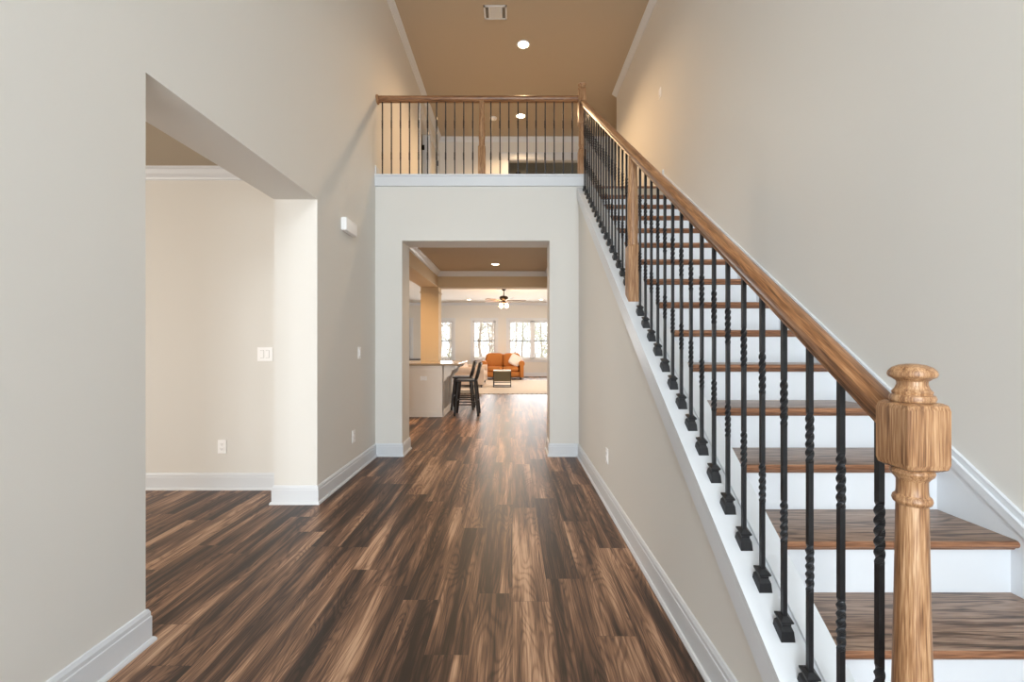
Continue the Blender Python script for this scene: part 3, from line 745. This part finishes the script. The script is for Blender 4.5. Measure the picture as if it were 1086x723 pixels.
# ------------------------------------------------------------------ kitchen island
isl = thing('kitchen_island', 'white kitchen island with corbels left of the hall opening', 'kitchen island', (-2.0, 8.1, 0))
def addp(root, mb, name, mat, **k): return local(mb, root).build(name, mat, root, **k)
IX0, IX1, IY0, IY1 = -2.95, -1.2, 7.55, 8.72
b = MB(); b.box(IX0, IX1, IY0, IY1, 0, 0.885); addp(isl, b, 'cabinet_body', CAB)
b = MB(); b.box(IX0, IX1 + 0.012, IY0 - 0.012, IY0, 0, 0.09).box(IX1 - 0.1, IX1 + 0.012, IY0 - 0.012, IY0, 0.09, 0.885).box(IX0, IX1 - 0.1, IY0 - 0.012, IY0, 0.79, 0.885).box(IX0, IX0 + 0.1, IY0 - 0.012, IY0, 0.09, 0.79); addp(isl, b, 'end_panel', CAB)
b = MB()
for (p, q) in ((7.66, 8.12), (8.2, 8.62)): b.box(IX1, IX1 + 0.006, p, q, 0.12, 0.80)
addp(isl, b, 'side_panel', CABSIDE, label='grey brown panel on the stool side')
b = MB(); b.box(IX1, IX1 + 0.014, IY0 - 0.012, IY1, 0, 0.09); b.box(IX1, IX1 + 0.012, IY0 - 0.012, IY0 + 0.08, 0.09, 0.885); addp(isl, b, 'base_trim', CAB)
for y in (7.62, 8.62):
    b = MB(); pr = [(IX1, 0.885), (IX1 + 0.24, 0.885), (IX1 + 0.245, 0.85), (IX1 + 0.225, 0.825), (IX1 + 0.19, 0.82), (IX1 + 0.16, 0.80), (IX1 + 0.14, 0.765), (IX1 + 0.13, 0.73), (IX1 + 0.105, 0.70), (IX1 + 0.075, 0.69), (IX1 + 0.055, 0.665), (IX1 + 0.05, 0.64), (IX1 + 0.03, 0.62), (IX1, 0.615)]
    b.prism(pr, 'xz', y - 0.035, y + 0.035); addp(isl, b, 'corbel', CAB)
plate('wall_outlet', 'white outlet on the end panel of the kitchen island', 'outlet', (-1.53, IY0, 0.665), '-y', 0.116, 0.074, 'switch', 1)
b = MB(); b.prism([(-3.0, 7.50), (-0.955, 7.50), (-0.93, 7.53), (-0.90, 8.75), (-0.93, 8.78), (-3.0, 8.78)], 'xy', 0.885, 0.922)
o = b.build('countertop', GRANITE, label='beige granite countertop on the kitchen island', cat='countertop')
md = o.modifiers.new('bevel', 'BEVEL'); md.width = 0.006; md.segments = 2

# ------------------------------------------------------------------ stools
def make_stool(label):
    t = thing('bar_stool', label, 'bar stool', (0, 0, 0))
    b = MB(); b.box(-0.19, 0.17, -0.18, 0.18, 0.60, 0.632, 0.010); b.build('seat', BLACKWOOD, t)
    for sx in (-1, 1):
        for sy in (-1, 1):
            b = MB(); b.tube([(sx * 0.205, sy * 0.19, 0.0), (sx * 0.175, sy * 0.165, 0.3), (sx * 0.145, sy * 0.14, 0.605)], [0.020, 0.024, 0.023], 8); b.build('leg', BLACKWOOD, t, autosmooth=60)
    for (z, k) in ((0.20, 0.185), (0.32, 0.172)):
        for s in (-1, 1):
            b = MB(); b.tube([(-k, s * k * 0.93, z), (k, s * k * 0.93, z)], 0.011, 8); b.build('rung', BLACKWOOD, t, smooth=True)
    for s in (-1, 1):
        b = MB(); b.tube([(s * 0.180, -0.165, 0.25), (s * 0.180, 0.165, 0.25)], 0.011, 8); b.build('rung', BLACKWOOD, t, smooth=True)
    bk = MB(); bk.box(0.175, 0.195, -0.17, 0.17, 0.80, 0.915, 0.006)
    for v_ in bk.bm.verts: v_.co.x += (v_.co.z - 0.80) * 0.28 + 0.03
    bk.build('backrest', BLACKWOOD, t)
    for s in (-1, 1):
        b = MB(); b.tube([(0.15, s * 0.15, 0.615), (0.19, s * 0.15, 0.75), (0.225, s * 0.15, 0.93)], [0.024, 0.022, 0.019], 8); b.build('back_post', BLACKWOOD, t, smooth=True)
    return t
s1 = make_stool('black wooden bar stool nearer the camera, at the front corner of the island'); s1.location = (-0.80, 7.80, 0)
s2 = copy_tree(s1); s2['label'] = 'black wooden bar stool farther back, partly hidden behind the nearer stool'; s2.location = (-0.955, 8.52, 0)

# ------------------------------------------------------------------ living room furniture
def sofa(label, w, mat, loc, rz, arm_h, back_h, n=2, seat_h=0.44, depth=0.86):
    """front faces local -y, origin centre of the front edge on the floor"""
    t = thing('sofa', label, 'sofa', loc, rz); hw = w / 2; aw = 0.19
    b = MB(); cushion(b, -hw + 0.05, hw - 0.05, 0.03, depth - 0.04, 0.07, seat_h - 0.13); b.build('base', mat, t, smooth=True)
    iw = w - 2 * aw
    for k in range(n):
        a = -iw / 2 + iw / n * k
        b = MB(); cushion(b, a + 0.003, a + iw / n - 0.003, 0.0, depth - 0.2, seat_h - 0.15, seat_h + 0.02); b.build('seat_cushion', mat, t, smooth=True)
    for k in range(n):
        a = -(iw + 0.1) / 2 + (iw + 0.1) / n * k
        b = MB(); cushion(b, a + 0.002, a + (iw + 0.1) / n - 0.002, depth - 0.34, depth - 0.10, seat_h - 0.02, back_h)
        for v_ in b.bm.verts: v_.co.y += (v_.co.z - seat_h) * 0.2
        b.build('back_cushion', mat, t, smooth=True)
    b = MB(); cushion(b, -hw + 0.1, hw - 0.1, depth - 0.14, depth, 0.08, back_h - 0.04); b.build('back_frame', mat, t, smooth=True)
    for s in (-1, 1):
        b = MB(); r = 0.105; cx = s * (hw - r)
        prof = [(cx + s * -0.06, 0.08), (cx + s * 0.07, 0.08), (cx + s * 0.07, arm_h - r - 0.07)]
        prof += [(cx + s * (r * math.cos(a)), arm_h - r + r * math.sin(a)) for a in [-PI / 5 + (PI * 1.3) * j / 12 for j in range(13)]]
        prof += [(cx - s * 0.06, arm_h - r - 0.09)]
        b.prism(prof, 'xz', 0.0, depth - 0.06); o = b.build('armrest', mat, t, autosmooth=50)
        md = o.modifiers.new('bevel', 'BEVEL'); md.width = 0.02; md.segments = 3
    for sx in (-1, 1):
        for sy in (0.08, depth - 0.1):
            b = MB(); b.lathe([(0.02, 0), (0.028, 0.08), (0.028, 0.09)], (sx * (hw - 0.14), sy, 0), 12); b.build('foot', BLACKWOOD, t)
    return t
b = MB(); b.box(-1.95, 2.5, 11.05, 15.2, 0, 0.012)
rg = thing('area_rug', 'cream area rug with dark fringe in front of the orange sofa', 'rug', (0.2, 13.1, 0))
addp(rg, b, 'rug_pile', RUGM)
b = MB(); x = -1.93
while x < 2.48:
    b.box(x, x + 0.035, 10.99, 11.05, 0.001, 0.009); b.box(x + 0.01, x + 0.045, 15.2, 15.26, 0.001, 0.009); x += 0.12
addp(rg, b, 'fringe', FRINGE)
so = sofa('burnt orange rolled arm loveseat under the living room windows', 1.55, ORANGE, (-0.34, 15.45, 0), 0, 0.67, 0.93)
so2 = sofa('cream sofa seen side on behind the bar stools', 1.9, CREAM, (-0.82, 13.45, 0.012), PI / 2, 0.58, 0.68, 2, 0.40, 0.92)
pl = MB(); cushion(pl, -0.21, 0.21, -0.07, 0.07, -0.20, 0.20)
o = pl.build('throw_pillow', PILLOW, smooth=True, label='off white square throw pillow leaning on the orange sofa', cat='pillow'); o.location = (0.10, 15.70, 0.68); o.rotation_euler = (math.radians(-22), math.radians(28), 0)
tb = thing('side_table', 'small table with woven olive box on black metal sled frame', 'side table', (-0.30, 12.9, 0.012))
b = MB(); b.box(-0.255, 0.255, -0.24, 0.24, 0.455, 0.48, 0.005); b.build('table_top', TOPL, tb)
b = MB(); b.box(-0.24, 0.24, -0.235, 0.235, 0.17, 0.455, 0.006)
for k in range(9): b.box(-0.243, 0.243, -0.238, -0.236, 0.185 + 0.03 * k, 0.20 + 0.03 * k)
b.build('woven_box', WEAVE, tb)
b = MB(); r = 0.009
for s in (-1, 1):
    b.box(s * 0.25 - r, s * 0.25 + r, -0.25, -0.25 + 2 * r, 0, 0.455).box(s * 0.25 - r, s * 0.25 + r, 0.25 - 2 * r, 0.25, 0, 0.455).box(s * 0.25 - r, s * 0.25 + r, -0.25, 0.25, 0, 2 * r)
for yy in (-0.25, 0.25 - 2 * r): b.box(-0.25, 0.25, yy, yy + 2 * r, 0, 2 * r).box(-0.25, 0.25, yy, yy + 2 * r, 0.13, 0.13 + 2 * r)
b.build('metal_frame', HINGE, tb)
dt = thing('dining_table', 'dark wooden dining table far behind the kitchen island', 'dining table', (-3.6, 14.6, 0))
b = MB(); b.box(-1.0, 1.0, -0.5, 0.5, 0.735, 0.77, 0.006); b.build('table_top', BLACKWOOD, dt)
for sx in (-1, 1):
    for sy in (-1, 1):
        b = MB(); b.box(sx * 0.92 - 0.04, sx * 0.92 + 0.04, sy * 0.42 - 0.04, sy * 0.42 + 0.04, 0, 0.735); b.build('leg', BLACKWOOD, dt)
dc = thing('dining_chair', 'pale dining chair with curved hoop back beside the column', 'chair', (-2.25, 14.5, 0), 0)
CH = plain('pale grey chair metal', (172, 168, 160), 0.4, 0.3)
b = MB(); b.box(-0.22, 0.22, -0.21, 0.21, 0.44, 0.465, 0.008); b.build('seat', CH, dc)
b = MB(); b.tube([(-0.20 * math.cos(a), 0.2 + 0.03 * math.sin(a), 0.46 + 0.45 * math.sin(a) ** 0.8) for a in [0.02 + (PI - 0.04) * j / 14 for j in range(15)]], 0.012, 8); b.build('back_hoop', CH, dc, smooth=True)
for sx in (-0.08, 0, 0.08):
    b = MB(); b.tube([(sx, 0.2, 0.46), (sx * 1.3, 0.225, 0.88 - abs(sx) * 0.4)], 0.006, 6); b.build('spindle', CH, dc, smooth=True)
for sx in (-1, 1):
    for sy in (-1, 1):
        b = MB(); b.tube([(sx * 0.22, sy * 0.22, 0), (sx * 0.18, sy * 0.18, 0.45)], 0.013, 8); b.build('leg', CH, dc, smooth=True)

# ceiling fan
fan = thing('ceiling_fan', 'bronze ceiling fan with lit glass shades in the living room', 'ceiling fan', (-0.255, 12.9, ZL))
b = MB(); b.lathe([(0.07, 0), (0.07, -0.02), (0.03, -0.06), (0.013, -0.065), (0.013, -0.20)], seg=20); b.build('downrod', BRONZE, fan, autosmooth=40)
b = MB(); b.lathe([(0.02, -0.20), (0.09, -0.215), (0.125, -0.24), (0.13, -0.28), (0.10, -0.32), (0.06, -0.35), (0.05, -0.40), (0.07, -0.41), (0.04, -0.43)], seg=28); b.build('motor_housing', BRONZE, fan, autosmooth=40)
for k in range(5):
    a = math.radians(4 + 72 * k); ca, sa = math.cos(a), math.sin(a)
    b = MB(); pts = [(0.10, -0.02), (0.20, -0.03), (0.24, -0.055), (0.60, -0.068), (0.65, -0.05), (0.665, 0), (0.65, 0.05), (0.60, 0.068), (0.24, 0.055), (0.20, 0.03), (0.10, 0.02)]
    v0 = b._v([(p * ca - q * sa, p * sa + q * ca, -0.335 + q * 0.2) for p, q in pts]); v1 = b._v([(p * ca - q * sa, p * sa + q * ca, -0.343 + q * 0.2) for p, q in pts])
    b.face(v0); b.face(list(reversed(v1)))
    for i in range(len(pts)): b.face([v0[i], v1[i], v1[(i + 1) % len(pts)], v0[(i + 1) % len(pts)]])
    b.build('blade', BLADE, fan)
for k in range(4):
    a = math.radians(45 + 90 * k); cx, cy = 0.115 * math.cos(a), 0.115 * math.sin(a)
    b = MB(); b.tube([(0, 0, -0.42), (cx * 0.6, cy * 0.6, -0.40), (cx, cy, -0.43)], 0.009, 8); b.build('lamp_arm', BRONZE, fan, smooth=True)
    b = MB(); b.lathe([(0.02, -0.43), (0.04, -0.45), (0.052, -0.49), (0.058, -0.52), (0.03, -0.55), (0.002, -0.555)], (cx, cy, 0), 16); b.build('glass_shade', BULB, fan, smooth=True)
l = bpy.data.lights.new('fan_lamp', 'POINT'); l.energy = 30; l.color = WARM; l.shadow_soft_size = 0.12
o = bpy.data.objects.new('fan_lamp', l); COL.objects.link(o); o.parent = fan; o.location = (0, 0, -0.68)

# ------------------------------------------------------------------ outdoors behind the living room windows
b = MB(); b.box(-30, 30, YW + 0.2, 60, -0.45, -0.35); struct('ground', b, SOIL)
b = MB(); b.box(-30, 30, -30, YF - 0.3, -0.45, -0.35); struct('ground_front', b, SOIL)
def tree(x, y, h, r, n, seed, leafy, label, group):
    rnd = random.Random(seed)
    t = thing('tree', label, 'tree', (x, y, -0.36), 0, group)
    b = MB(); pts = []; px = py = 0
    for i in range(9):
        pts.append((px, py, h * i / 8)); px += rnd.uniform(-.12, .12); py += rnd.uniform(-.1, .1)
    b.tube(pts, [r * (1 - 0.1 * i) for i in range(9)], 7); tips = []
    for k in range(n):
        i = rnd.randint(1, 8); p = Vector(pts[i]); a = rnd.uniform(0, 2 * PI); L = rnd.uniform(0.5, 1.3)
        q = p + Vector((math.cos(a) * L * .5, math.sin(a) * L * .5, L * .35)); q2 = q + Vector((math.cos(a) * L * .4, math.sin(a) * L * .4, L * .5)); q3 = q + Vector((math.cos(a + 1) * L * .3, math.sin(a + 1) * L * .3, L * .3))
        b.tube([p, q, q2], [r * .3, r * .2, r * .08], 5); b.tube([q, q3], [r * .16, r * .05], 4); tips += [q, q2, q3]
    b.build('trunk', BARK, t, smooth=True)
    b = MB()
    for tp in tips:
        for _ in range(leafy):
            c = tp + Vector((rnd.gauss(0, .28), rnd.gauss(0, .28), rnd.gauss(0, .25))); s = rnd.uniform(.05, .10)
            u = Vector((rnd.gauss(0, 1), rnd.gauss(0, 1), rnd.gauss(0, 1))).normalized() * s; w = u.orthogonal().normalized() * s * .6
            b.face([b.bm.verts.new(c - u), b.bm.verts.new(c + w), b.bm.verts.new(c + u), b.bm.verts.new(c - w)])
    b.build('foliage', LEAF if seed % 3 else LEAFB, t)
TL = 'slender tree with sparse leaves in the woods outside the living room windows'
i = 0
for y, n_, w_ in ((22, 4, 9.5), (24.5, 5, 11), (27, 5, 12.5), (30, 6, 14), (33, 6, 16), (37, 7, 19)):
    for k in range(n_):
        x = -1.4 - w_ / 2 + w_ * (k + (0.5 if (i + k) % 2 else 0.3)) / n_ + random.uniform(-.2, .2)
        tree(x, y, random.uniform(5, 8), random.uniform(.05, .10), 14, 100 + i, 9, TL, 'trees outside the living room windows'); i += 1
def shrub(x, y, w, h, seed):
    rnd = random.Random(seed); t = thing('shrub', 'low leafy shrub outside the living room windows', 'shrub', (x, y, -0.36), 0, 'shrubs outside the living room windows')
    b = MB()
    for k in range(9):
        a = rnd.uniform(0, 2 * PI); b.tube([(0, 0, 0), (math.cos(a) * w * .25, math.sin(a) * w * .25, h * .5), (math.cos(a) * w * .45, math.sin(a) * w * .45, h * rnd.uniform(.7, 1))], [.02, .012, .005], 5)
    b.build('stem', BARK, t, smooth=True); b = MB()
    for _ in range(500):
        a = rnd.uniform(0, 2 * PI); q = rnd.random() ** .5; z = rnd.uniform(.1, 1); rr = w * .5 * q * math.sin(PI * (z * .8 + .15))
        c = Vector((math.cos(a) * rr, math.sin(a) * rr, z * h)); s = rnd.uniform(.04, .08)
        u = Vector((rnd.gauss(0, 1), rnd.gauss(0, 1), rnd.gauss(0, 1))).normalized() * s; v_ = u.orthogonal().normalized() * s * .6
        b.face([b.bm.verts.new(c - u), b.bm.verts.new(c + v_), b.bm.verts.new(c + u), b.bm.verts.new(c - v_)])
    b.build('foliage', LEAF, t)
for k in range(8): shrub(-7 + 2.2 * k + random.uniform(-.1, .1), 19.8, random.uniform(1.2, 1.9), random.uniform(1.0, 1.9), 40 + k)
